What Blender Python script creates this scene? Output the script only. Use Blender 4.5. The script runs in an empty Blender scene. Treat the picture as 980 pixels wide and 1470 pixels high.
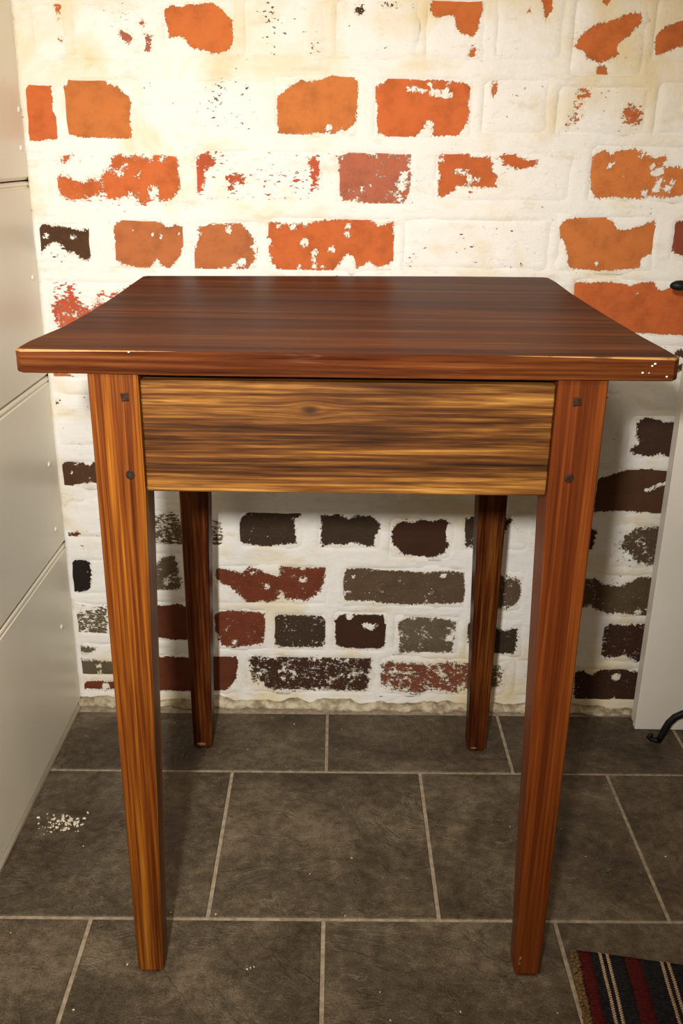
import bpy, bmesh, math, random
import numpy as np
from mathutils import Vector, Matrix, noise

random.seed(7)
sc = bpy.context.scene
COL = sc.collection

# ------------------------------------------------------------------ camera
PITCH, YAW, ROLL = 0.3691, -0.0037, 0.0137
CAM = Vector((0.0047, -1.4606, 0.9354))
fwd = Vector((math.sin(YAW) * math.cos(PITCH), math.cos(YAW) * math.cos(PITCH), -math.sin(PITCH)))
rt0 = Vector((math.cos(YAW), -math.sin(YAW), 0))
up0 = rt0.cross(fwd)
rt = math.cos(ROLL) * rt0 + math.sin(ROLL) * up0
up = -math.sin(ROLL) * rt0 + math.cos(ROLL) * up0
cd = bpy.data.cameras.new('camera')
cam = bpy.data.objects.new('camera', cd)
COL.objects.link(cam)
M = Matrix((rt, up, -fwd)).transposed().to_4x4()
M.translation = CAM
cam.matrix_world = M
cd.sensor_fit = 'VERTICAL'
cd.sensor_height = 36.0
cd.lens = 1353.8 / 1470 * 36.0
cd.shift_y = 2.7 / 1470
cd.clip_start = 0.02
sc.camera = cam

# ------------------------------------------------------------------ light
sc.view_settings.view_transform = 'Standard'
sc.view_settings.look = 'None'
sc.view_settings.gamma = 1
sc.view_settings.use_curve_mapping = False
sc.view_settings.exposure = 0.0
world = bpy.data.worlds.new('room_light')
sc.world = world
world.use_nodes = True
bg = world.node_tree.nodes['Background']
bg.inputs[0].default_value = (1.0, 0.70, 0.43, 1)
bg.inputs[1].default_value = 0.15

def lamp(name, kind, loc, energy, colour, size, target=None, **kw):
    l = bpy.data.lights.new(name, kind)
    o = bpy.data.objects.new(name, l)
    COL.objects.link(o)
    o.location = loc
    l.energy = energy
    l.color = colour
    l.shadow_soft_size = size
    for k, v in kw.items():
        setattr(l, k, v)
    if target is not None:
        o.rotation_euler = (Vector(target) - Vector(loc)).to_track_quat('-Z', 'Y').to_euler()
    return o

# the camera's flash, a hand's width left of and above the lens
lamp('camera_flash', 'SPOT', (-0.12, -1.62, 1.08), 97, (1.0, 0.95, 0.88), 0.03,
     (-0.30, 0.0, 0.50), spot_size=math.radians(84), spot_blend=1.0)
# a warm lamp hanging low over the near side of the table, above the frame
lamp('hanging_lamp', 'POINT', (0.0, -0.95, 1.20), 9.0, (1.0, 0.86, 0.66), 0.05)

# ------------------------------------------------------------------ node helpers
class NT:
    def __init__(self, name):
        self.m = bpy.data.materials.new(name)
        self.m.use_nodes = True
        self.t = self.m.node_tree
        self.b = self.t.nodes['Principled BSDF']
    def n(self, typ, ins=None, **props):
        nd = self.t.nodes.new(typ)
        for k, v in props.items():
            setattr(nd, k, v)
        for k, v in (ins or {}).items():
            self.put(nd.inputs[k], v)
        return nd
    def put(self, sock, v):
        if isinstance(v, bpy.types.NodeSocket):
            self.t.links.new(v, sock)
        elif isinstance(v, tuple) and len(v) == 3 and sock.type == 'RGBA':
            sock.default_value = (*v, 1)
        else:
            sock.default_value = v
    def math(self, op, a, b=0.0, c=0.0, clamp=False):
        nd = self.n('ShaderNodeMath', {0: a, 1: b, 2: c}, operation=op, use_clamp=clamp)
        return nd.outputs[0]
    def step(self, v, a, b):                     # smooth 0..1 as v goes a..b
        nd = self.n('ShaderNodeMapRange', {'Value': v, 'From Min': a, 'From Max': b},
                    interpolation_type='SMOOTHSTEP', clamp=True)
        return nd.outputs['Result']
    def mix(self, f, a, b, mode='MIX'):
        nd = self.n('ShaderNodeMix', data_type='RGBA', blend_type=mode)
        self.put(nd.inputs[0], f); self.put(nd.inputs[6], a); self.put(nd.inputs[7], b)
        return nd.outputs[2]
    def noise(self, vec, scale, detail=3.0, rough=0.5, dist=0.0):
        nd = self.n('ShaderNodeTexNoise', {'Vector': vec, 'Scale': scale, 'Detail': detail,
                                           'Roughness': rough, 'Distortion': dist})
        return nd.outputs['Fac']
    def attr(self, name):
        return self.n('ShaderNodeAttribute', attribute_name=name)
    def ramp(self, f, stops):
        nd = self.n('ShaderNodeValToRGB', {'Fac': f})
        e = nd.color_ramp.elements
        while len(e) < len(stops):
            e.new(0.5)
        for q, (p, c) in zip(e, stops):
            q.position = p; q.color = (*c, 1)
        return nd.outputs['Color']
    def bump(self, h, strength, dist):
        nd = self.n('ShaderNodeBump', {'Height': h, 'Strength': strength, 'Distance': dist})
        self.put(self.b.inputs['Normal'], nd.outputs['Normal'])
    def out(self, col=None, rough=None, spec=None, coat=None, coat_rough=None, metal=None):
        for k, v in (('Base Color', col), ('Roughness', rough), ('Specular IOR Level', spec),
                     ('Coat Weight', coat), ('Coat Roughness', coat_rough), ('Metallic', metal)):
            if v is not None:
                self.put(self.b.inputs[k], v)
        return self.m

# ------------------------------------------------------------------ materials
def make_limewash():
    k = NT('limewashed_brick')
    pos = k.n('ShaderNodeNewGeometry').outputs['Position']
    sdf = k.attr('sdf').outputs['Fac']
    amp = k.attr('amp').outputs['Fac']
    fleck = k.attr('fleck').outputs['Fac']
    spot = k.attr('spot').outputs['Fac']
    bcol = k.attr('bcol').outputs['Color']
    n1 = k.noise(pos, 75, 4, 0.6)
    n2 = k.noise(pos, 240, 3, 0.6)
    n5 = k.noise(pos, 620, 3, 0.65)
    ragged = k.math('ADD', k.math('MULTIPLY', k.math('SUBTRACT', n1, 0.5), 5.0),
                    k.math('ADD', k.math('MULTIPLY', k.math('SUBTRACT', n2, 0.5), 9.0), k.math('MULTIPLY', k.math('SUBTRACT', n5, 0.5), 7.0)))
    d = k.math('ADD', sdf, k.math('MULTIPLY', ragged, amp))
    m0 = k.step(d, -0.35, 0.35)
    # white chips left on the bare brick; stronger near the edge of the bare patch
    n3 = k.noise(k.n('ShaderNodeVectorMath', {0: pos, 1: (105, 105, 135)}, operation='MULTIPLY').outputs[0], 1.0, 7, 0.78)
    n3b = k.noise(pos, 38, 2, 0.5)
    edge = k.step(sdf, 9.0, 0.0)
    lev = k.math('ADD', n3, k.math('MULTIPLY', k.math('SUBTRACT', n3b, 0.5), 0.45))
    lev = k.math('ADD', lev, k.math('MULTIPLY', edge, 0.05))
    thr = k.math('SUBTRACT', 0.755, k.math('MULTIPLY', fleck, 0.34))
    fl = k.math('MULTIPLY', k.step(k.math('SUBTRACT', lev, thr), -0.012, 0.03), k.step(fleck, 0.0, 0.05))
    m1 = k.math('MULTIPLY', m0, k.math('SUBTRACT', 1.0, fl))
    # bare specks showing through the whitewash
    n4 = k.noise(k.n('ShaderNodeVectorMath', {0: pos, 1: (130, 150, 260)}, operation='MULTIPLY').outputs[0], 1.0, 3, 0.6)
    n4b = k.noise(pos, 24, 2, 0.5)
    lev2 = k.math('ADD', n4, k.math('MULTIPLY', k.math('SUBTRACT', n4b, 0.5), 0.55))
    lev2 = k.math('ADD', lev2, k.math('MULTIPLY', k.step(sdf, -8.0, 0.0), k.math('MULTIPLY', spot, 0.22)))
    sp = k.step(k.math('SUBTRACT', lev2, k.math('SUBTRACT', 0.765, k.math('MULTIPLY', spot, 0.14))), 0.0, 0.025)
    mask = k.math('MAXIMUM', m1, sp)
    # whitewash: white, cream where it has aged, greyish rubbed marks
    c1 = k.noise(pos, 7, 4, 0.6, 0.6)
    zed = k.n('ShaderNodeSeparateXYZ', {0: pos}).outputs[2]
    cream = k.attr('cream').outputs['Fac']
    cf = k.math('ADD', k.math('MULTIPLY', k.math('SUBTRACT', c1, 0.54), 4.0), k.math('MULTIPLY', cream, 1.0), clamp=True)
    white = k.mix(cf, (0.85, 0.84, 0.81), (0.76, 0.64, 0.40))
    c2 = k.noise(k.n('ShaderNodeVectorMath', {0: pos, 1: (14, 14, 40)}, operation='MULTIPLY').outputs[0], 1.0, 5, 0.65)
    white = k.mix(k.math('MULTIPLY', k.step(c2, 0.54, 0.70), 0.5), white, (0.66, 0.55, 0.38))
    # hair cracks and scraped lines in the coat
    c3 = k.noise(k.n('ShaderNodeVectorMath', {0: pos, 1: (22, 22, 55)}, operation='MULTIPLY').outputs[0], 1.0, 5, 0.6, 0.8)
    crack = k.math('MULTIPLY', k.step(k.math('ABSOLUTE', k.math('SUBTRACT', c3, 0.5)), 0.006, 0.0), k.step(k.noise(pos, 16, 3, 0.5), 0.54, 0.62))
    white = k.mix(k.math('MULTIPLY', crack, 0.55), white, (0.40, 0.27, 0.13))
    # bare brick colour with burnt and sandy variation
    b1 = k.noise(pos, 30, 5, 0.65)
    b2 = k.noise(pos, 320, 3, 0.6)
    bc = k.mix(k.step(b1, 0.40, 0.75), bcol, k.mix(0.32, bcol, (0.02, 0.008, 0.004)), 'MIX')
    bc = k.mix(k.math('MULTIPLY', k.step(b2, 0.56, 0.75), k.math('MULTIPLY', fleck, 0.5, clamp=True)), bc, (0.55, 0.36, 0.24))
    # a faint rim where the coat has worn thin
    thin = k.math('MULTIPLY', k.step(d, -5.5, -0.2), 0.5)
    white = k.mix(k.math('MULTIPLY', thin, k.step(n2, 0.42, 0.6)), white, (0.74, 0.57, 0.30))
    col = k.mix(mask, white, bc)
    h = k.math('SUBTRACT', k.math('MULTIPLY', n1, 0.5), k.math('MULTIPLY', mask, 0.7))
    h = k.math('ADD', h, k.math('MULTIPLY', n2, 0.35))
    h = k.math('ADD', h, k.math('MULTIPLY', c2, 0.8))
    k.bump(h, 0.7, 0.003)
    return k.out(col, 0.88, 0.25)

def make_wood(name, stops, axis, across, along, fine, rough=0.36, coat=0.25, knots=(), worn=None, spec=0.4, mixw=(0.75, 0.75, 0.4), wisps=None):
    k = NT(name)
    oc = k.n('ShaderNodeTexCoord').outputs['Object']
    rnd = k.n('ShaderNodeAttribute', attribute_name='grain_seed', attribute_type='OBJECT').outputs['Fac']
    off = k.n('ShaderNodeCombineXYZ', {0: k.math('MULTIPLY', rnd, 31.0), 1: k.math('MULTIPLY', rnd, 17.0), 2: k.math('MULTIPLY', rnd, 23.0)}).outputs[0]
    v = oc
    kf = None
    for (kx, kz, r) in knots:
        sep = k.n('ShaderNodeSeparateXYZ', {0: oc})
        dx = k.math('MULTIPLY', k.math('SUBTRACT', sep.outputs[0], kx), 0.55)
        dz = k.math('SUBTRACT', sep.outputs[2], kz)
        dist = k.math('SQRT', k.math('ADD', k.math('MULTIPLY', dx, dx), k.math('MULTIPLY', dz, dz)))
        f = k.step(dist, r * 1.6, r * 0.2)
        kf = f if kf is None else k.math('MAXIMUM', kf, f)
        push = k.math('MULTIPLY', k.math('DIVIDE', dz, k.math('ADD', dist, 0.004)), k.math('MULTIPLY', k.step(dist, r * 5, 0.0), -r * 1.2))
        v = k.n('ShaderNodeVectorMath', {0: v, 1: k.n('ShaderNodeCombineXYZ', {2: push}).outputs[0]}, operation='ADD').outputs[0]
    def st(a, b):
        s = [b, b, b]; s['xyz'.index(axis)] = a
        p = k.n('ShaderNodeVectorMath', {0: v, 1: tuple(s)}, operation='MULTIPLY').outputs[0]
        return k.n('ShaderNodeVectorMath', {0: p, 1: off}, operation='ADD').outputs[0]
    a = k.noise(st(along, across), 1.0, 5, 0.55, 0.7)
    b = k.noise(st(along * 4, fine), 1.0, 4, 0.6, 0.2)
    c = k.noise(st(along * 0.8, across * 0.7), 1.0, 2, 0.5, 0.3)
    # contrast-stretched mix of broad bands, streaks and fine fibre
    f = k.math('ADD', k.math('MULTIPLY', k.math('SUBTRACT', a, 0.5), mixw[0]), k.math('ADD', k.math('MULTIPLY', k.math('SUBTRACT', b, 0.5), mixw[1]), k.math('MULTIPLY', k.math('SUBTRACT', c, 0.5), mixw[2])))
    f = k.math('ADD', f, 0.52)
    col = k.ramp(f, stops)
    pores = k.step(k.noise(st(along * 9, fine * 2.2), 1.0, 2, 0.5), 0.60, 0.70)
    col = k.mix(k.math('MULTIPLY', pores, 0.45), col, stops[0][1])
    if wisps:                        # pale scuffs and scratches along the grain
        ws = k.math('MULTIPLY', k.step(k.noise(st(along * 3.2, across * 3.0), 1.0, 4, 0.6, 1.0), 0.60, 0.72), k.step(k.noise(oc, 5.5, 3, 0.5), 0.46, 0.66))
        col = k.mix(k.math('MULTIPLY', ws, 0.5), col, wisps)
    if kf is not None:
        col = k.mix(k.math('MULTIPLY', kf, 0.85), col, (0.02, 0.010, 0.006))
    if worn:
        w = k.step(k.noise(oc, 26, 4, 0.6), 0.34, 0.54)
        col = k.mix(w, col, worn)
    k.bump(k.math('ADD', b, k.math('MULTIPLY', pores, -0.6)), 0.12, 0.0006)
    rr = k.math('ADD', rough, k.math('MULTIPLY', k.math('SUBTRACT', b, 0.5), 0.25))
    return k.out(col, rr, spec, coat, 0.28)

def make_stone():
    k = NT('slate_tile')
    pos = k.n('ShaderNodeNewGeometry').outputs['Position']
    rnd = k.n('ShaderNodeObjectInfo').outputs['Random']
    off = k.n('ShaderNodeCombineXYZ', {0: k.math('MULTIPLY', rnd, 40.0), 1: k.math('MULTIPLY', rnd, 13.0)}).outputs[0]
    p = k.n('ShaderNodeVectorMath', {0: pos, 1: off}, operation='ADD').outputs[0]
    a = k.noise(p, 7, 6, 0.6, 0.5)
    b = k.noise(p, 60, 5, 0.7)
    c = k.noise(p, 420, 3, 0.7)
    f = k.math('ADD', k.math('MULTIPLY', a, 0.4), k.math('ADD', k.math('MULTIPLY', b, 0.32), k.math('MULTIPLY', c, 0.28)))
    col = k.ramp(f, [(0.40, (0.040, 0.027, 0.015)), (0.5, (0.100, 0.073, 0.044)), (0.60, (0.205, 0.158, 0.102))])
    col = k.mix(k.math('MULTIPLY', k.step(c, 0.64, 0.74), 0.35), col, (0.34, 0.30, 0.24))
    # cleft edges: terraces of a warped noise
    t = k.noise(p, 5.5, 6, 0.55, 1.2)
    terr = k.n('ShaderNodeMath', {0: k.math('MULTIPLY', t, 9.0)}, operation='FLOOR').outputs[0]
    fr = k.math('FRACT', k.math('MULTIPLY', t, 9.0))
    lip = k.math('MULTIPLY', k.step(fr, 0.10, 0.0), k.step(k.noise(p, 9, 2, 0.5), 0.5, 0.62))
    col = k.mix(k.math('MULTIPLY', lip, 0.30), col, (0.30, 0.26, 0.20))
    h = k.math('ADD', k.math('MULTIPLY', k.math('ADD', terr, k.step(fr, 0.0, 0.14)), 0.55), k.math('ADD', k.math('MULTIPLY', b, 0.9), k.math('MULTIPLY', c, 0.6)))
    k.bump(h, 0.7, 0.003)
    return k.out(col, k.math('ADD', 0.42, k.math('MULTIPLY', b, 0.3)), 0.4)

def make_plain(name, c0, c1, scale, rough, bump=0.0, dist=0.001, spec=0.4, metal=0.0, detail=4):
    k = NT(name)
    pos = k.n('ShaderNodeNewGeometry').outputs['Position']
    a = k.noise(pos, scale, detail, 0.6)
    col = k.mix(k.step(a, 0.32, 0.68), c0, c1)
    if bump:
        k.bump(k.math('ADD', a, k.noise(pos, scale * 5, 3, 0.6)), bump, dist)
    return k.out(col, rough, spec, metal=metal)

M_LIME = make_limewash()
M_TOP = make_wood('stained_top_wood', [(0.28, (0.026, 0.006, 0.002)), (0.45, (0.068, 0.0175, 0.0050)), (0.58, (0.110, 0.031, 0.0080)), (0.80, (0.21, 0.075, 0.022))], 'x', 42, 1.6, 330, rough=0.45, coat=0.0, spec=0.03, wisps=(0.36, 0.19, 0.10))
M_TOPW = make_wood('worn_top_edge', [(0.32, (0.06, 0.02, 0.01)), (0.52, (0.14, 0.05, 0.02)), (0.76, (0.26, 0.11, 0.04))], 'x', 38, 1.6, 240, worn=(0.46, 0.24, 0.09), spec=0.15, coat=0)
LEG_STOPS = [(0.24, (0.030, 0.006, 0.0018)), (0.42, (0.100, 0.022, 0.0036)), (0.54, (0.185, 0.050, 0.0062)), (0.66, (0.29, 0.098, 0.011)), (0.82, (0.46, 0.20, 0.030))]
M_LEG = make_wood('stained_leg_wood', [(p, (c[0] * 1.06, c[1] * 1.12, c[2] * 1.0)) for p, c in LEG_STOPS], 'z', 46, 1.0, 300, rough=0.42, coat=0.03, spec=0.14, mixw=(0.6, 0.85, 0.4))
M_LEGR = make_wood('red_stained_leg_wood', [(0.24, (0.045, 0.008, 0.002)), (0.44, (0.100, 0.021, 0.004)), (0.56, (0.155, 0.036, 0.006)), (0.68, (0.21, 0.058, 0.009)), (0.84, (0.36, 0.13, 0.022))], 'z', 34, 0.9, 280, rough=0.42, coat=0.03, spec=0.14, mixw=(0.6, 0.7, 0.4))
M_LEGD = make_wood('dark_rear_leg_wood', [(p, (c[0] * 0.42, c[1] * 0.36, c[2] * 0.5)) for p, c in LEG_STOPS], 'z', 52, 1.0, 300, rough=0.42, coat=0.03, spec=0.14, mixw=(0.55, 0.95, 0.4))  # leg colours scaled darker and a little redder, used on the rear legs
M_APRON = make_wood('stained_apron_wood', [(0.24, (0.016, 0.006, 0.002)), (0.41, (0.054, 0.019, 0.005)), (0.53, (0.115, 0.042, 0.009)), (0.66, (0.235, 0.103, 0.021)), (0.82, (0.46, 0.25, 0.06))], 'x', 30, 2.2, 300, rough=0.45, coat=0.03, spec=0.14, knots=[(-0.036, 0.704, 0.0045)], mixw=(0.75, 0.85, 0.45))
M_PEG = make_plain('dark_peg_wood', (0.012, 0.005, 0.003), (0.045, 0.018, 0.008), 300, 0.6, 0.4, spec=0.15)
M_FOOT = make_plain('worn_foot_wood', (0.10, 0.045, 0.02), (0.34, 0.20, 0.10), 180, 0.7, 0.4)
M_STONE = make_stone()
M_GROUT = make_plain('tile_grout', (0.28, 0.22, 0.15), (0.44, 0.36, 0.26), 90, 0.9, 0.5)
M_MORTAR = make_plain('rough_mortar', (0.30, 0.23, 0.14), (0.70, 0.62, 0.46), 55, 0.95, 0.8, 0.003)
M_PAINT = make_plain('cream_paint', (0.83, 0.775, 0.63), (0.87, 0.815, 0.67), 6, 0.38, 0.05)
M_PAINTW = make_plain('white_paint', (0.80, 0.76, 0.68), (0.84, 0.80, 0.72), 9, 0.45, 0.05)
M_BACK = make_plain('dark_gap', (0.10, 0.09, 0.07), (0.14, 0.12, 0.10), 30, 0.9)
M_IRON = make_plain('black_iron', (0.008, 0.008, 0.009), (0.022, 0.02, 0.02), 120, 0.5, 0.4, 0.001, 0.5, 0.6)
M_CRUMB = make_plain('plaster_crumb', (0.62, 0.52, 0.34), (0.84, 0.78, 0.66), 200, 0.9, 0.3)
def make_weave(name, c0, c1):
    k = NT(name)
    oc = k.n('ShaderNodeTexCoord').outputs['Object']
    w = k.n('ShaderNodeTexWave', {'Vector': oc, 'Scale': 95.0, 'Distortion': 1.2, 'Detail': 2.0, 'Detail Scale': 3.0}, bands_direction='Y')
    n = k.noise(oc, 330, 3, 0.7)
    col = k.mix(k.step(n, 0.35, 0.7), c0, c1)
    k.bump(k.math('ADD', w.outputs['Fac'], n), 0.6, 0.0015)
    return k.out(col, 0.95, 0.1)
M_RED = make_weave('red_wool', (0.050, 0.006, 0.006), (0.115, 0.012, 0.011))
M_BLACK = make_weave('black_wool', (0.008, 0.008, 0.010), (0.026, 0.024, 0.026))
M_BEIGE = make_weave('beige_wool', (0.42, 0.27, 0.16), (0.66, 0.50, 0.36))
M_GOLD = make_weave('ochre_wool', (0.10, 0.055, 0.022), (0.25, 0.15, 0.065))

# ------------------------------------------------------------------ object helpers
SEED = [0.0]
def obj(name, me, mats, parent=None, loc=None):
    o = bpy.data.objects.new(name, me)
    COL.objects.link(o)
    for m in (mats if isinstance(mats, (list, tuple)) else [mats]):
        me.materials.append(m)
    if loc is not None:
        o.location = loc
    if parent is not None:
        o.parent = parent
    if 'wood' in me.materials[0].name:
        SEED[0] += 0.37
        o['grain_seed'] = SEED[0]
    return o
def mesh_of(bm, name, smooth=False):
    me = bpy.data.meshes.new(name)
    bmesh.ops.recalc_face_normals(bm, faces=bm.faces)
    if smooth:
        for f in bm.faces:
            f.smooth = True
    bm.to_mesh(me); bm.free()
    return me
def add_box(bm, x0, x1, y0, y1, z0, z1):
    vs = [bm.verts.new((x, y, z)) for z in (z0, z1) for y in (y0, y1) for x in (x0, x1)]
    for f in ((0, 1, 3, 2), (4, 6, 7, 5), (0, 4, 5, 1), (2, 3, 7, 6), (0, 2, 6, 4), (1, 5, 7, 3)):
        bm.faces.new([vs[i] for i in f])
    return vs
def box_mesh(name, x0, x1, y0, y1, z0, z1, bev=0.0, seg=1, smooth=False):
    bm = bmesh.new()
    add_box(bm, x0, x1, y0, y1, z0, z1)
    if bev:
        bmesh.ops.bevel(bm, geom=bm.edges[:], offset=bev, segments=seg, affect='EDGES', profile=0.5)
    return mesh_of(bm, name, smooth)
def loft(bm, rings, cap=True):
    R = [[bm.verts.new(p) for p in r] for r in rings]
    n = len(R[0])
    for a, b in zip(R, R[1:]):
        for i in range(n):
            bm.faces.new((a[i], a[(i + 1) % n], b[(i + 1) % n], b[i]))
    if cap:
        bm.faces.new(R[0][::-1]); bm.faces.new(R[-1])
def tube(bm, pts, radii, n=10, flat=1.0):
    pts = [Vector(p) for p in pts]
    rings = []
    for i, p in enumerate(pts):
        t = (pts[min(i + 1, len(pts) - 1)] - pts[max(i - 1, 0)]).normalized()
        ref = Vector((0, 1, 0)) if abs(t.y) < 0.9 else Vector((1, 0, 0))
        u = t.cross(ref).normalized(); w = u.cross(t)
        r = radii[i] if isinstance(radii, (list, tuple)) else radii
        rings.append([p + u * math.cos(2 * math.pi * j / n) * r + w * math.sin(2 * math.pi * j / n) * r * flat for j in range(n)])
    loft(bm, rings)
def blob(bm, c, rx, ry, rz, sub=1, rot=0.0, jit=0.0):
    g = bmesh.ops.create_icosphere(bm, subdivisions=sub, radius=1.0)
    m = Matrix.Translation(Vector(c)) @ Matrix.Rotation(rot, 4, 'Z')
    for v in g['verts']:
        s = 1 + random.uniform(-jit, jit)
        v.co = m @ Vector((v.co.x * rx * s, v.co.y * ry * s, v.co.z * rz * s))
def tag(o, label, cat, group=None, kind=None):
    o['label'] = label; o['category'] = cat
    if group: o['group'] = group
    if kind: o['kind'] = kind
    return o
def thing(name, loc, label, cat):
    o = bpy.data.objects.new(name, None)
    o.empty_display_size = 0.05
    COL.objects.link(o)
    o.location = loc
    return tag(o, label, cat)
def structure(o):
    o['kind'] = 'structure'
    return o

# ------------------------------------------------------------------ setting: back wall
XL = -0.4658                        # face of the boarded wall on the left
BCOL = {'OR': (0.58, 0.155, 0.040), 'OR2': (0.58, 0.140, 0.038), 'OY': (0.60, 0.19, 0.050), 'OD': (0.50, 0.16, 0.055),
        'RD': (0.52, 0.10, 0.040), 'PK': (0.42, 0.125, 0.070), 'PD': (0.25, 0.06, 0.032), 'DR': (0.16, 0.036, 0.015),
        'DS': (0.12, 0.031, 0.012), 'DL': (0.19, 0.055, 0.026), 'DB': (0.085, 0.038, 0.017), 'DU': (0.055, 0.027, 0.015),
        'DG': (0.105, 0.068, 0.038), 'DK': (0.050, 0.020, 0.010), 'CH': (0.046, 0.029, 0.016), 'BK': (0.014, 0.010, 0.007),
        'GR': (0.135, 0.100, 0.056), 'GT': (0.13, 0.100, 0.058)}

def wall_attrs(me, n, sdf, amp, fleck, spot, col, cream):
    for nm, val in (('sdf', sdf), ('amp', amp), ('fleck', fleck), ('spot', spot), ('cream', cream)):
        a = me.attributes.new(nm, 'FLOAT', 'POINT')
        a.data.foreach_set('value', np.broadcast_to(np.asarray(val, dtype=np.float32), (n,)).copy())
    a = me.attributes.new('bcol', 'FLOAT_COLOR', 'POINT')
    a.data.foreach_set('color', np.tile(np.array((*col, 1.0), dtype=np.float32), n))

def cream_at(x, z):                 # where the limewash has yellowed: towards the top and the right
    v = 0.55 * min(max((z - 0.99) / 0.12, 0), 1)
    v += 0.55 * min(max((x - 0.20) / 0.30, 0), 1) * min(max((z - 0.93) / 0.15, 0), 1)
    v += 0.30 * min(max((0.25 - z) / 0.2, 0), 1)
    return v

def steps(a, b, fine, lim, coarse):
    v = [a]
    while v[-1] < b - 1e-6:
        v.append(min(v[-1] + (fine if v[-1] < lim else coarse), b))
    return v
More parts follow.
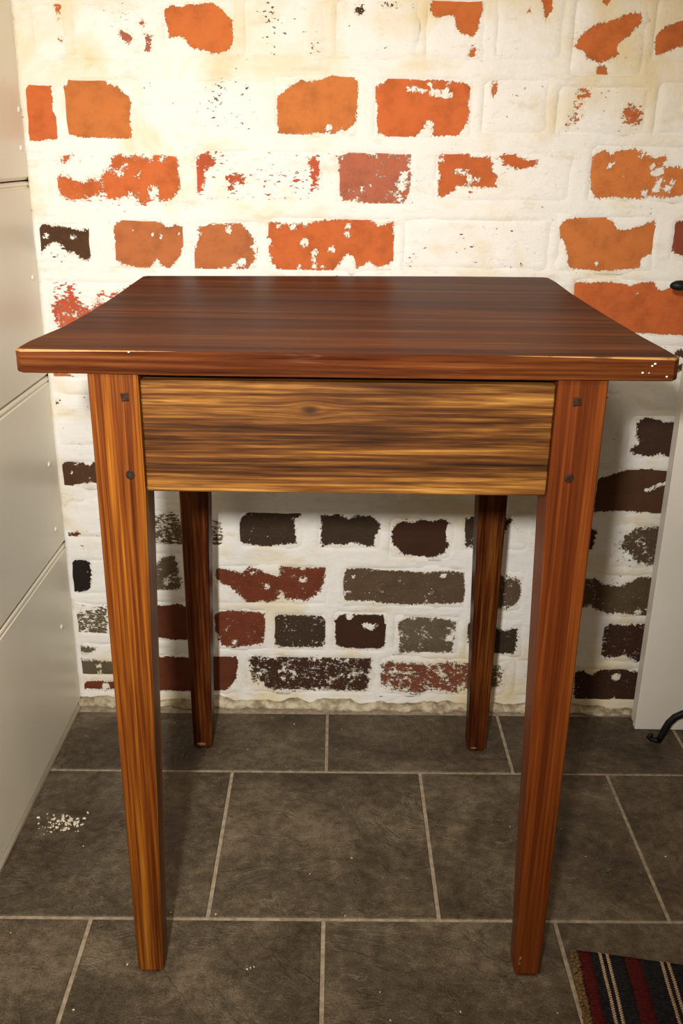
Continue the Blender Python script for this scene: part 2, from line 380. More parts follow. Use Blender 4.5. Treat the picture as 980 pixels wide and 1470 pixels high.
# bricks, surveyed on the wall in millimetres: (extent), colour, raggedness, white flecks, bare specks, bare patches, chips
BRICKS = [
((-440,1043,-390,1128),'OR',2,0.1,0.3,[[(-403,1075),(-398,1073),(-400,1068),(-403,1070)],[(-405,1116),(-399,1116),(-398,1110),(-403,1100),(-405,1108)]],[]),
((-386,1044,-263,1129),'PK',2,0.2,0.2,[[(-291,1099),(-282,1095),(-284,1091),(-291,1095)],[(-319,1082),(-310,1084),(-303,1080),(-298,1071),(-306,1069),(-314,1073)],[(-284,1080),(-274,1082),(-274,1073),(-279,1070),(-274,1064),(-280,1059),(-285,1062),(-281,1070),(-283,1074)]],[]),
((-259,1048,-153,1130),'OR',1.5,0,0.1,[[(-255,1111),(-247,1116),(-229,1115),(-221,1118),(-202,1118),(-189,1121),(-176,1114),(-167,1103),(-160,1099),(-161,1086),(-160,1074),(-167,1062),(-187,1057),(-204,1062),(-219,1065),(-225,1072),(-231,1079),(-249,1077),(-251,1091),(-255,1099)]],[]),
((-147,1049,-27,1132),'GR',2,0.2,0.45,[],[]),
((-21,1051,100,1133),'DB',2,0.2,0.3,[[(9,1116),(17,1122),(21,1118),(18,1109),(10,1111)],[(42,1124),(66,1123),(68,1120),(42,1121)]],[]),
((106,1048,193,1135),'OR',1.5,0,0.1,[[(111,1126),(133,1133),(182,1132),(184,1118),(180,1104),(178,1091),(171,1082),(162,1087),(149,1090),(147,1108),(134,1109),(117,1106),(112,1117)],[(171,1066),(178,1073),(177,1059),(166,1053),(167,1059)]],[]),
((198,1050,302,1136),'OR',1.5,0,0.15,[[(263,1134),(277,1134),(280,1117),(274,1111),(272,1103),(268,1114)],[(243,1117),(248,1118),(250,1114),(245,1113)]],[]),
((307,1030,417,1137),'OR',1.5,0,0,[[(315,1073),(321,1085),(335,1098),(348,1102),(374,1108),(376,1113),(387,1114),(400,1116),(404,1105),(402,1098),(394,1098),(391,1088),(380,1082),(372,1075),(375,1066),(380,1062),(365,1058),(353,1053),(341,1056),(333,1059),(328,1066)],[(348,1135),(356,1135),(358,1126),(353,1123),(348,1127)],[(347,1046),(359,1049),(365,1039),(359,1030),(349,1033)]],[]),
((419,1052,548,1138),'OR',1.5,0,0,[[(426,1071),(426,1088),(437,1099),(465,1109),(488,1111),(493,1080),(460,1075),(437,1065),(429,1061)]],[]),
((-464,936,-411,1023),'OR2',1.2,0,0,[[(-468,1016),(-443,1017),(-425,1019),(-420,1015),(-420,1003),(-420,991),(-422,982),(-417,973),(-412,962),(-414,951),(-420,943),(-463,941),(-477,942)]],[]),
((-409,938,-302,1030),'OY',1.4,0,0.1,[[(-406,1009),(-396,1017),(-395,1023),(-373,1025),(-345,1025),(-341,1017),(-327,1014),(-320,1008),(-312,1001),(-308,993),(-312,971),(-310,951),(-313,945),(-350,946),(-380,946),(-409,952),(-410,964),(-411,980)]],[(-385,1001,2.0)]),
((-296,953,-126,1028),'GR',2,0.2,0.75,[],[]),
((-110,950,20,1037),'OY',1.6,0,0.1,[[(-104,999),(-90,1011),(-78,1019),(-66,1026),(-53,1023),(-40,1025),(-24,1032),(-4,1036),(6,1034),(14,1022),(14,995),(12,972),(0,961),(-20,955),(-43,957),(-68,954),(-98,955),(-101,970),(-100,984)]],[(-26,963,5.0),(-10,960,4.0)]),
((33,948,182,1035),'OR2',1.6,0,0,[[(37,1016),(45,1021),(58,1029),(69,1031),(99,1028),(138,1027),(163,1025),(173,1019),(170,998),(174,988),(169,969),(160,956),(142,955),(122,954),(104,953),(62,952),(45,957),(42,977),(44,993),(39,1004)]],[(85,1016,3.9),(92,1016,3.9),(99,1015,3.9),(105,1013,3.9),(119,1011,4.9),(127,1011,5.9),(137,1009,5.9),(144,1008,4.9),(116,1021,3.9),(140,1020,2.9),(115,960,8.0),(117,970,6.0),(108,955,6.0)]),
((189,955,290,1032),'OR',2,0.3,0.3,[[(205,1028),(211,1030),(211,1015),(205,1006),(203,1017)]],[]),
((295,957,429,1028),'OR2',2,0.75,0.6,[[(323,1015),(328,1027),(333,1022),(341,1014),(337,1003),(327,1004)],[(314,969),(319,985),(321,999),(329,1000),(335,985),(330,979)],[(391,986),(401,1000),(414,998),(420,983),(412,974),(397,976)]],[]),
((435,957,565,1035),'OR',2,0.3,0.15,[],[]),
((-464,851,-433,930),'OR',2,0.3,0.15,[],[]),
((-429,849,-239,932),'OR2',2.6,0.3,0.55,[[(-343,902),(-342,918),(-333,924),(-316,920),(-306,923),(-286,919),(-278,927),(-260,925),(-247,928),(-246,903),(-244,879),(-255,866),(-266,859),(-276,864),(-292,861),(-301,856),(-307,865),(-318,872),(-330,865),(-351,863),(-357,875),(-359,891),(-351,901)],[(-428,888),(-415,894),(-397,887),(-387,884),(-374,890),(-357,887),(-357,873),(-378,865),(-402,860),(-419,865),(-425,877)],[(-420,915),(-402,921),(-408,913)]],[(-324,907,5.1),(-331,897,5.1),(-302,899,4.1),(-282,872,9.2),(-269,919,4.1),(-286,920,4.1),(-337,901,4.1)]),
((-224,856,-34,935),'RD',2.4,0.3,0.85,[[(-222,898),(-216,922),(-200,925),(-194,916),(-209,903),(-208,889),(-215,876),(-221,881)],[(-55,920),(-45,924),(-42,912),(-46,889),(-49,901)],[(-175,896),(-155,899),(-150,892),(-170,888)],[(-175,880),(-165,884),(-169,878)]],[]),
((-19,854,103,938),'PK',2.2,0.45,0.2,[[(-14,925),(2,931),(32,932),(63,931),(95,931),(98,917),(96,898),(90,874),(82,861),(55,860),(24,863),(-5,865),(-11,877),(-13,896),(-10,911)]],[(84,900,7.1),(81,885,7.1),(92,912,4.0),(78,869,4.1)]),
((124,862,333,940),'OR2',2,0.2,0.35,[[(133,930),(153,935),(174,930),(180,925),(204,928),(210,923),(210,909),(219,902),(216,893),(219,887),(197,885),(174,888),(161,886),(156,879),(146,874),(134,871),(135,889),(137,903),(132,913)],[(221,929),(239,934),(254,925),(277,923),(273,916),(251,911),(230,918)]],[(160,907,4.0),(169,907,4.0),(175,907,3.0),(180,897,5.1),(190,897,4.1),(137,922,4.0)]),
((349,866,579,948),'OY',2,0.2,0.2,[[(352,923),(357,932),(370,939),(380,933),(399,940),(414,941),(429,935),(443,928),(460,934),(464,928),(451,920),(462,917),(482,917),(508,913),(532,889),(498,879),(463,875),(447,878),(427,873),(396,875),(366,873),(356,887),(355,906)]],[(381,916,4.0),(386,921,3.0),(446,909,5.0),(455,910,6.1),(460,898,4.0),(453,888,6.1),(469,888,5.1),(425,929,3.0),(403,903,2.0),(436,882,5.1),(443,918,5.0),(454,896,4.1),(475,896,4.1)]),
((-464,764,-376,833),'DB',2.2,0.18,0.6,[[(-473,825),(-452,827),(-432,822),(-411,821),(-393,816),(-380,820),(-380,803),(-383,780),(-394,774),(-406,786),(-419,788),(-426,798),(-436,801),(-447,795),(-456,787),(-477,785)]],[(-407,808,3.1),(-448,809,4.2)]),
((-353,758,-236,839),'OD',1.6,0.1,0.1,[[(-346,824),(-332,833),(-296,834),(-274,830),(-266,822),(-250,828),(-238,822),(-240,805),(-247,790),(-252,778),(-266,763),(-277,769),(-284,779),(-295,765),(-311,764),(-337,770),(-349,776),(-345,799)]],[(-288,813,3.1),(-275,810,3.1),(-249,813,2.1),(-316,816,2.1)]),
((-234,758,-126,837),'OD',1.8,0.2,0.1,[[(-224,822),(-203,829),(-183,829),(-157,831),(-144,818),(-136,806),(-129,791),(-136,779),(-145,766),(-158,764),(-179,766),(-206,762),(-232,767),(-232,780),(-223,798),(-219,812)]],[(-221,814,5.2),(-137,796,5.2),(-134,786,4.2),(-156,775,6.3),(-174,821,5.2),(-168,767,5.3)]),
((-123,757,78,844),'OR2',2,0.12,0.1,[[(-119,822),(-115,834),(-89,830),(-58,832),(-27,837),(4,839),(35,840),(45,832),(50,828),(69,836),(73,809),(73,782),(62,774),(47,770),(36,778),(17,768),(13,783),(4,791),(-6,778),(-18,765),(-43,762),(-69,764),(-95,761),(-109,773),(-115,790),(-121,807)]],[(-116,805,6.3),(-62,804,6.2),(-47,790,5.2),(-48,782,4.2),(-20,795,5.2),(3,829,4.1),(2,816,4.2),(5,779,7.3),(-69,768,4.2),(-46,770,3.2),(-34,768,3.2),(-100,827,4.1),(-79,827,5.2),(-61,830,4.1)]),
((82,764,308,844),'DB',2,0.2,0.4,[],[]),
((312,763,467,853),'OY',1.4,0,0,[[(315,830),(325,843),(343,846),(363,849),(384,847),(396,837),(403,829),(417,829),(432,832),(447,839),(455,844),(460,829),(460,810),(460,797),(443,789),(443,775),(419,772),(383,769),(351,771),(336,775),(332,793),(328,808),(318,818)]],[(377,780,3.1)]),
((479,781,605,852),'PD',2,0.1,0,[[(483,820),(488,842),(518,846),(580,843),(587,801),(505,792),(488,798)]],[]),
((-458,665,-315,745),'RD',2.8,0.55,0.8,[[(-448,704),(-437,715),(-422,720),(-419,734),(-414,721),(-406,705),(-392,700),(-384,705),(-378,716),(-370,705),(-357,709),(-319,717),(-322,674),(-443,675),(-443,689)],[(-377,724),(-369,726),(-371,720)],[(-334,732),(-321,735),(-324,729)],[(-356,722),(-347,727),(-350,718)]],[]),
((-308,667,-176,747),'OR',2,0.2,0.3,[],[]),
((-169,669,27,749),'OR',2,0.2,0.3,[],[]),
((33,672,208,752),'OR',2,0.2,0.3,[],[]),
((215,674,338,754),'OR',2,0.2,0.3,[],[]),
((343,668,622,762),'OR2',1.2,0,0,[[(346,716),(345,752),(374,751),(395,753),(411,752),(432,748),(448,753),(466,754),(472,743),(481,740),(505,754),(594,758),(607,677),(522,674),(490,675),(463,677),(425,676),(382,678),(351,684)]],[(475,748,5.3),(443,737,2.1)]),
((-464,587,-318,652),'OD',2.4,0.5,0.4,[[(-470,602),(-437,602),(-426,596),(-432,591),(-471,588)]],[]),
((-312,589,-102,652),'OR',2,0.2,0.3,[],[]),
((-94,593,127,655),'OR',2,0.2,0.3,[],[]),
((134,596,368,659),'OR',2,0.2,0.3,[],[]),
((377,600,636,661),'DB',2.2,0.3,0.35,[[(510,648),(530,654),(538,638),(516,641)],[(520,628),(533,632),(536,616),(519,619)]],[]),
((-464,475,-324,574),'DB',2,0.2,0.25,[[(-464,554),(-453,556),(-453,550),(-464,548)]],[]),
((-315,485,-103,575),'OR',2,0.2,0.3,[],[]),
((-95,489,131,578),'OR',2,0.2,0.3,[],[]),
((139,492,377,582),'OR',2,0.2,0.3,[],[]),
((385,469,445,586),'DB',2,0.2,0.45,[],[]),
((-464,405,-326,464),'DB',1.8,0.25,0.2,[[(-467,455),(-439,455),(-422,453),(-411,446),(-405,458),(-329,457),(-331,417),(-408,419),(-427,418),(-449,412),(-472,409)]],[(-443,436,2.3)]),
((-319,386,-104,466),'OR',2,0.2,0.3,[],[]),
((-96,390,78,469),'OR',2,0.2,0.3,[],[]),
((86,392,238,472),'OR',2,0.2,0.3,[],[]),
((246,395,399,474),'OR',2,0.2,0.3,[],[]),
((-464,318,-330,391),'DR',1.6,0.3,0.4,[[(-460,325),(-442,332),(-439,328),(-451,319)],[(-436,314),(-428,320),(-410,324),(-410,318)]],[]),
((-464,211,-337,286),'BK',1.8,0.12,0.1,[[(-475,279),(-443,280),(-428,277),(-426,256),(-430,226),(-445,219),(-480,221)]],[]),
((-464,133,-342,204),'GR',3,0.9,0.9,[[(-464,172),(-440,179),(-408,190),(-412,145),(-449,140),(-463,151)]],[]),
((-464,51,-347,123),'GT',2.2,0.4,0.3,[[(-473,89),(-417,85),(-392,80),(-394,55),(-476,53)],[(-471,115),(-427,110),(-443,99),(-469,101)]],[(-427,75,5.0),(-427,61,3.7)]),
((-464,18,-351,49),'DR',1.2,0.1,0.1,[[(-475,43),(-401,43),(-353,41),(-354,24),(-402,27),(-476,27)]],[(-418,34,6.3)]),
((-324,305,-191,378),'GR',3,0.8,0.7,[[(-319,356),(-284,369),(-270,351),(-267,315),(-321,312)],[(-219,354),(-203,352),(-199,337),(-206,314),(-220,314)]],[]),
((-177,303,-59,378),'CH',1.8,0.3,0.3,[[(-173,340),(-169,359),(-153,372),(-134,370),(-105,376),(-82,372),(-63,373),(-70,364),(-79,360),(-77,329),(-76,316),(-105,313),(-129,310),(-164,315),(-174,321)]],[]),
((-41,303,71,375),'CH',2,0.12,0.2,[[(-37,369),(-24,367),(-6,370),(11,361),(28,368),(46,368),(57,362),(65,350),(58,337),(55,328),(55,312),(41,314),(21,320),(0,315),(-18,317),(-33,310),(-35,329),(-32,355)]],[]),
((77,287,192,371),'DK',2,0.05,0.2,[[(83,338),(90,354),(104,359),(121,357),(133,363),(150,360),(167,364),(180,358),(174,348),(175,326),(181,318),(171,301),(153,294),(130,296),(106,299),(94,312),(85,319)]],[]),
((198,305,320,374),'CH',2.4,0.3,0.3,[[(199,364),(219,369),(243,365),(283,366),(273,347),(246,319),(223,315),(209,314),(204,340)]],[]),
((-329,218,-226,297),'GR',3,0.55,0.5,[[(-324,273),(-300,287),(-283,291),(-274,268),(-274,228),(-304,224),(-327,226)]],[]),
((-221,196,-19,279),'DR',2.4,0.35,0.4,[[(-215,269),(-189,265),(-171,260),(-153,270),(-139,266),(-120,257),(-104,254),(-104,273),(-70,271),(-41,272),(-27,272),(-29,246),(-37,226),(-59,209),(-83,212),(-107,214),(-116,206),(-137,208),(-161,202),(-172,217),(-190,234),(-204,239),(-213,252)]],[(-65,249,4.8),(-127,235,4.8),(-102,218,6.0),(-151,261,3.6)]),
((-4,195,219,279),'DG',1.8,0.35,0.3,[[(3,246),(9,269),(36,273),(66,269),(107,268),(143,266),(178,269),(208,267),(213,237),(211,210),(181,208),(145,208),(122,205),(85,207),(49,211),(7,211)]],[(22,256,3.6),(101,251,1.8),(174,261,4.7)]),
((238,190,315,270),'DG',2.4,0.5,0.4,[[(238,259),(279,263),(303,255),(309,232),(301,208),(278,196),(244,199)]],[]),
((-335,121,-228,208),'DS',1.2,0.05,0.1,[[(-328,197),(-306,195),(-278,200),(-266,193),(-232,196),(-235,130),(-297,129),(-332,137)]],[]),
((-224,108,-123,193),'DR',2,0.4,0.3,[[(-218,183),(-191,188),(-155,186),(-133,184),(-130,157),(-134,127),(-157,121),(-187,115),(-208,120),(-219,149)]],[(-185,126,4.9)]),
((-121,110,-21,188),'CH',1.6,0.45,0.3,[[(-117,174),(-107,182),(-71,181),(-34,180),(-26,172),(-26,124),(-34,119),(-71,119),(-113,117),(-116,144)]],[]),
((-17,110,86,192),'DK',1.6,0.08,0.3,[[(-10,173),(2,184),(38,184),(74,184),(80,161),(79,126),(70,118),(15,118),(-7,123)]],[(16,179,6.0),(44,163,6.1),(54,160,6.1),(63,164,3.6)]),
((92,104,211,186),'GT',2,0.5,0.3,[[(99,168),(111,177),(147,181),(189,176),(201,172),(199,142),(196,114),(162,111),(125,112),(103,109),(105,134)]],[(191,142,7.3)]),
((216,103,321,184),'CH',2.4,0.35,0.3,[[(218,177),(243,177),(281,157),(307,162),(309,137),(306,112),(278,112),(247,122),(225,129)]],[]),
((-342,18,-170,105),'DS',1.4,0.1,0.2,[[(-335,91),(-305,96),(-268,94),(-219,97),(-182,97),(-180,80),(-185,51),(-202,29),(-234,26),(-284,25),(-339,27)]],[]),
((-167,21,64,107),'DK',2,0.6,0.4,[[(-162,94),(-151,99),(-120,96),(-83,103),(-46,99),(3,101),(46,102),(56,98),(55,56),(47,34),(22,31),(-21,33),(-84,32),(-127,34),(-152,45),(-160,73)]],[]),
((67,19,251,105),'DL',2.2,0.65,0.4,[[(72,84),(83,94),(126,92),(163,89),(200,94),(237,91),(248,38),(216,30),(166,36),(141,28),(91,35),(72,42)]],[(183,68,4.9)]),
((255,19,302,100),'GR',2.2,0.6,0.4,[[(255,87),(280,88),(290,74),(283,45),(263,38)]],[]),
((307,21,407,102),'DB',2,0.3,0.35,[],[]),
((453,468,568,554),'DU',2.2,0.15,0.2,[[(461,486),(469,495),(478,499),(471,513),(469,533),(477,542),(491,542),(514,536),(553,538),(562,473),(528,476),(515,484),(499,478),(477,481)]],[]),
((408,372,581,464),'DB',1.4,0.05,0.1,[[(414,438),(430,443),(457,453),(468,458),(497,456),(519,460),(564,462),(576,377),(518,380),(477,383),(449,383),(417,380)]],[(499,421,3.4),(506,423,3.4),(512,427,4.0),(519,430,4.0),(527,433,4.0)]),
((449,276,584,362),'DG',3,0.6,0.6,[[(467,322),(476,344),(493,353),(527,355),(573,356),(584,286),(525,285),(501,290),(491,304),(480,312)]],[]),
((327,283,439,361),'CH',2,0.1,0.2,[[(348,348),(415,352),(425,347),(421,318),(417,311),(352,310)]],[]),
((324,181,598,271),'DG',2.2,0.4,0.4,[[(333,256),(433,260),(446,250),(471,245),(493,253),(507,264),(528,264),(586,268),(597,191),(520,187),(495,195),(459,194),(436,205),(428,212),(419,204),(338,203)]],[(513,198,6.0)]),
((450,95,611,178),'DK',2.4,0.4,0.4,[[(453,160),(461,173),(498,171),(527,174),(599,176),(610,104),(525,99),(498,113),(469,107),(458,112),(458,140)]],[]),
((413,12,623,89),'DK',2.2,0.3,0.3,[[(415,76),(428,81),(448,70),(459,81),(496,85),(527,78),(613,84),(622,21),(522,19),(491,23),(454,18),(421,20)]],[(490,68,7.4)]),
]
xs = steps(XL, 1.25, 0.007, 0.62, 0.05)
zs = steps(0.0, 2.3, 0.007, 1.16, 0.06)
def bed(x, z):                       # the mortar lies deeper behind each brick, so that the brick fronts stay clear of it
    X, Z = x * 1000, z * 1000
    for b in BRICKS:
        e = b[0]
        d = min(X - e[0], e[2] - X, Z - e[1], e[3] - Z)
        if d > 9:
            return 0.007
    return 0.0
bm = bmesh.new()
grid = []
for z in zs:
    row = []
    for x in xs:
        y = bed(x, z) + 0.0017 * noise.fractal(Vector((x * 16, 0.3, z * 22)), 0.8, 2.0, 4) + 0.0008 * noise.noise(Vector((x * 70, 4.1, z * 70)))
        row.append(bm.verts.new((x, y, z)))
    grid.append(row)
for j in range(len(zs) - 1):
    for i in range(len(xs) - 1):
        f = bm.faces.new((grid[j][i], grid[j][i + 1], grid[j + 1][i + 1], grid[j + 1][i]))
        f.smooth = True
c = [bm.verts.new((x, 0.14, z)) for x, z in ((xs[0], zs[0]), (xs[-1], zs[0]), (xs[-1], zs[-1]), (xs[0], zs[-1]))]
bm.faces.new((c[1], c[0], c[3], c[2]))
bm.faces.new([c[0]] + [c[1]] + [v for v in reversed(grid[0])])
bm.faces.new([c[3]] + [v for v in grid[-1]] + [c[2]])
bm.faces.new([c[0]] + [r[0] for r in grid] + [c[3]])
bm.faces.new([c[2]] + [r[-1] for r in reversed(grid)] + [c[1]])
me = bpy.data.meshes.new('wall_back')
bm.to_mesh(me); bm.free()
cr = [cream_at(v.co.x, v.co.z) + 0.16 for v in me.vertices]
wall_attrs(me, len(me.vertices), -30.0, 1.0, 0.0, 0.0, (0.3, 0.17, 0.08), cr)
wall = structure(obj('wall_back', me, M_LIME))


def seg_dist(P, a, b):
    ab = b - a
    t = np.clip(((P - a) @ ab) / max(ab @ ab, 1e-9), 0, 1)
    return np.linalg.norm(P - (a + t[:, None] * ab), axis=1)
def poly_sdf(P, poly):              # positive inside
    V = np.array(poly, dtype=float)
    d = np.full(len(P), 1e9)
    ins = np.zeros(len(P), dtype=bool)
    for i in range(len(V)):
        a, b = V[i], V[(i + 1) % len(V)]
        d = np.minimum(d, seg_dist(P, a, b))
        if a[1] != b[1]:
            cond = (a[1] > P[:, 1]) != (b[1] > P[:, 1])
            xi = a[0] + (P[:, 1] - a[1]) * (b[0] - a[0]) / (b[1] - a[1])
            ins ^= cond & (P[:, 0] < xi)
    return np.where(ins, d, -d)

def make_brick(ext, ck, amp, fleck, spot, polys, chips):
    x0, z0, x1, z1 = ext
    nx = max(int((x1 - x0) / 4.2), 4); nz = max(int((z1 - z0) / 4.2), 4)
    gx = np.linspace(x0, x1, nx + 1); gz = np.linspace(z0, z1, nz + 1)
    P = np.array([(x, z) for z in gz for x in gx], dtype=float)
    s = np.full(len(P), -25.0)
    for p in polys:
        s = np.maximum(s, poly_sdf(P, p))
    for (hx, hz, r) in chips:
        s = np.minimum(s, np.hypot(P[:, 0] - hx, P[:, 1] - hz) - r)
    s = np.clip(s, -25, 25)
    cx, cz = (x0 + x1) / 2, (z0 + z1) / 2
    verts = []
    for (x, z), sd in zip(P, s):
        e = min(x - x0, x1 - x, z - z0, z1 - z)
        e += 2.0 * noise.noise(Vector((x * 0.05, z * 0.05, 3.3))) if e > 0.01 else 0
        t = min(max(e / 13.0, 0), 1); t = t * t * (3 - 2 * t)
        y = 1.6 - 2.9 * t + 0.9 * noise.noise(Vector((x * 0.035, z * 0.05, 9.1)))
        y += 1.0 * min(max((sd + 2) / 4, 0), 1)
        verts.append(((x - cx) / 1000, y / 1000, (z - cz) / 1000))
    faces = []
    w = nx + 1
    for j in range(nz):
        for i in range(nx):
            faces.append((j * w + i, j * w + i + 1, (j + 1) * w + i + 1, (j + 1) * w + i))
    n0 = len(verts)
    for (x, z) in ((x0, z0), (x1, z0), (x1, z1), (x0, z1)):
        verts.append(((x - cx) / 1000, 0.06, (z - cz) / 1000))
    faces.append((n0 + 1, n0, n0 + 3, n0 + 2))
    faces.append(tuple([n0, n0 + 1] + [i for i in range(nx, -1, -1)]))
    faces.append(tuple([n0 + 2, n0 + 3] + [nz * w + i for i in range(nx + 1)]))
    faces.append(tuple([n0 + 3, n0] + [j * w for j in range(nz + 1)]))
    faces.append(tuple([n0 + 1, n0 + 2] + [j * w + nx for j in range(nz, -1, -1)]))
    me = bpy.data.meshes.new('brick')
    me.from_pydata(verts, [], faces)
    me.polygons.foreach_set('use_smooth', [True] * (nx * nz) + [False] * 5)
    col = BCOL[ck]
    k = random.uniform(0.92, 1.08)
    cr = [cream_at((v[0] + cx / 1000), v[2] + cz / 1000) for v in verts]
    wall_attrs(me, len(verts), np.concatenate([s, [-25.0] * 4]), amp * 0.62, fleck, spot, tuple(c * k for c in col), cr)
    return obj('brick', me, M_LIME, wall, (cx / 1000, 0, cz / 1000))
for b in BRICKS:
    make_brick(*b)

# mortar fillet along the foot of the wall
bm = bmesh.new()
rows = []
x = XL
while x < 0.9:
    h = 0.011 + 0.011 * noise.fractal(Vector((x * 22, 1.7, 0)), 0.9, 2, 4)
    dd = 0.017 + 0.008 * noise.fractal(Vector((x * 25, 7.7, 0)), 0.9, 2, 4)
    rows.append([(x, -dd, 0.0), (x, -dd * 0.85, h * 0.45), (x, -dd * 0.5, h * 0.8), (x, 0.003, h), (x, 0.003, 0.0)])
    x += 0.006
loft(bm, rows)
structure(obj('trim_1', mesh_of(bm, 'trim_1', True), M_MORTAR))

# ------------------------------------------------------------------ setting: floor of square slate tiles laid half-bond
structure(obj('floor', box_mesh('floor', XL - 0.02, 1.25, -2.3, 0.14, -0.06, -0.0016), M_GROUT))
floor = bpy.data.objects['floor']
TH, TX, TW, T1, TD, T0 = 0.0119, -0.0212, 0.3016, -0.1937, 0.3116, -0.0246
J = 0.0026
tile_rows = [(T0, T1, 0.0)] + [(T1 - i * TD, T1 - (i + 1) * TD, 0.5 if i % 2 == 0 else 0.0) for i in range(6)]
ct, st_ = math.cos(TH), math.sin(TH)
for (ya, yb, sh) in tile_rows:
    for k in range(-3, 5):
        xa = TX + (k + sh) * TW + J; xb = xa + TW - 2 * J
        lo = XL + 0.004 + (ya + yb) / 2 * st_; xa = max(xa, lo)
        xb = min(xb, 1.2)
        if xb - xa < 0.015:
            continue
        cx, cy = (xa + xb) / 2, (ya + yb) / 2
        hw, hd = (xb - xa) / 2, (ya - yb) / 2 - J
        bm = bmesh.new()
        add_box(bm, -hw, hw, -hd, hd, -0.012, 0.0)
        bmesh.ops.bevel(bm, geom=[e for e in bm.edges if e.verts[0].co.z > -0.001 and e.verts[1].co.z > -0.001],
                        offset=0.0012, segments=1, affect='EDGES')
        o = obj('floor_tile', mesh_of(bm, 'floor_tile'), M_STONE, floor)
        o.location = (ct * cx - st_ * cy, st_ * cx + ct * cy, random.uniform(-0.0004, 0.0))
        o.rotation_euler = (0, 0, TH)

# ------------------------------------------------------------------ setting: boarded wall on the left
wl = structure(obj('wall_left', box_mesh('wall_left', XL - 0.05, XL - 0.017, -2.3, 0.14, 0, 2.3), M_BACK))
seams = [0.002, 0.3105, 0.5955, 0.8865, 1.1775, 1.4685, 1.7595, 2.05, 2.3]
boards = []
for za, zb in zip(seams, seams[1:]):
    bm = bmesh.new()
    xf, t, g = XL, 0.018, 0.0011
    prof = [(xf - t, za + g), (xf - 0.004, za + g), (xf, za + g + 0.0045), (xf, zb - 0.011), (xf - 0.0025, zb - 0.0095), (xf - 0.0025, zb - 0.0075),
            (xf - 0.0003, zb - 0.006), (xf - 0.0006, zb - 0.003), (xf - 0.004, zb - g), (xf - t, zb - g)]
    loft(bm, [[(x, y, z) for x, z in prof] for y in (0.006, -2.29)])
    boards.append(obj('board', mesh_of(bm, 'board'), M_PAINT, wl))
screw_bm = bmesh.new()
blob(screw_bm, (0, 0, 0), 0.0022, 0.0042, 0.0042, 2)
screw_me = mesh_of(screw_bm, 'screw', True)
screw_me.materials.append(M_PAINTW)
for y, z, bi in ((-0.012, 0.982, 3), (-0.020, 0.931, 3), (-0.026, 0.751, 2), (-0.041, 0.463, 1), (-0.041, 0.352, 1), (-0.063, 0.185, 0),
                 (-0.9, 0.75, 2), (-0.9, 0.46, 1), (-0.9, 0.185, 0)):
    o = bpy.data.objects.new('screw', screw_me)
    COL.objects.link(o)
    o.location = (XL + 0.0005, y, z)
    o.parent = boards[bi]
bm = bmesh.new()
loft(bm, [[(XL + a, y, b) for a, b in ((0, 0), (0.005, 0), (0.004, 0.003), (0.0015, 0.006), (0, 0.007))] for y in (-0.02, -2.29)])
structure(obj('trim_2', mesh_of(bm, 'trim_2', True), M_PAINT))

# ------------------------------------------------------------------ the side table
TT, TXO, TYM = 0.0083, 0.0041, -0.350
table = thing('side_table', (TXO, TYM, 0), 'stained wooden side table with square tapered legs standing before the brick wall', 'table')
table.rotation_euler = (0, 0, TT)
A, HF, HB, W1, W2, ZB, ZA = 0.2433, -0.245, 0.2447, 0.0470, 0.0307, 0.7377, 0.6205
# top: sides slightly hollow, rear corners eased, drawn in floor coordinates then turned into the table's own
def tl(x, y, z=0.0):
    x -= TXO; y -= TYM
    return (math.cos(TT) * x + math.sin(TT) * y, -math.sin(TT) * x + math.cos(TT) * y, z)
outline = [(-0.2965, -0.600), (-0.302, -0.595), (-0.2995, -0.561), (-0.2895, -0.48), (-0.2865, -0.39), (-0.2865, -0.30), (-0.2885, -0.194), (-0.291, -0.11),
           (-0.2935, -0.066), (-0.288, -0.058), (-0.148, -0.046), (0.005, -0.030), (0.16, -0.016), (0.298, -0.009), (0.305, -0.016), (0.3045, -0.066), (0.3015, -0.18), (0.3020, -0.28), (0.3035, -0.39),
           (0.306, -0.49), (0.310, -0.56), (0.3125, -0.591), (0.307, -0.597), (0.15, -0.598), (0.0, -0.5985), (-0.15, -0.6)]
bm = bmesh.new()
pts = [tl(*p) for p in outline]
N = len(pts)
loft(bm, [[(x, y, z) for x, y, _ in pts] for z in (ZB, 0.76)])
rim = [e for e in bm.edges if abs(e.verts[0].co.z - e.verts[1].co.z) < 1e-5]
bmesh.ops.bevel(bm, geom=rim, offset=0.0022, segments=2, affect='EDGES', profile=0.5)
me = mesh_of(bm, 'tabletop')
top = obj('tabletop', me, [M_TOP, M_TOPW], table)
for p in me.polygons:
    if 0.3 < p.normal.z < 0.95 and p.area < 0.002:
        p.material_index = 1
# drops of white paint by the right end of the front edge
bm = bmesh.new()
for x, z, r in ((0.286, 0.7525, 0.0013), (0.2885, 0.7545, 0.0015), (0.278, 0.7460, 0.0014), (0.301, 0.7425, 0.0013), (0.284, 0.7460, 0.0008), (-0.196, 0.7590, 0.0012)):
    y = -0.5982 - 0.0025 * (x < 0) if x < 0.298 else -0.5974
    blob(bm, tl(x, y, z), r, 0.0006, r * 0.8, 1)
s = obj('paint_specks', mesh_of(bm, 'paint_specks', True), M_PAINTW, top)
s['label'] = 'drops of white paint'; s['kind'] = 'stuff'

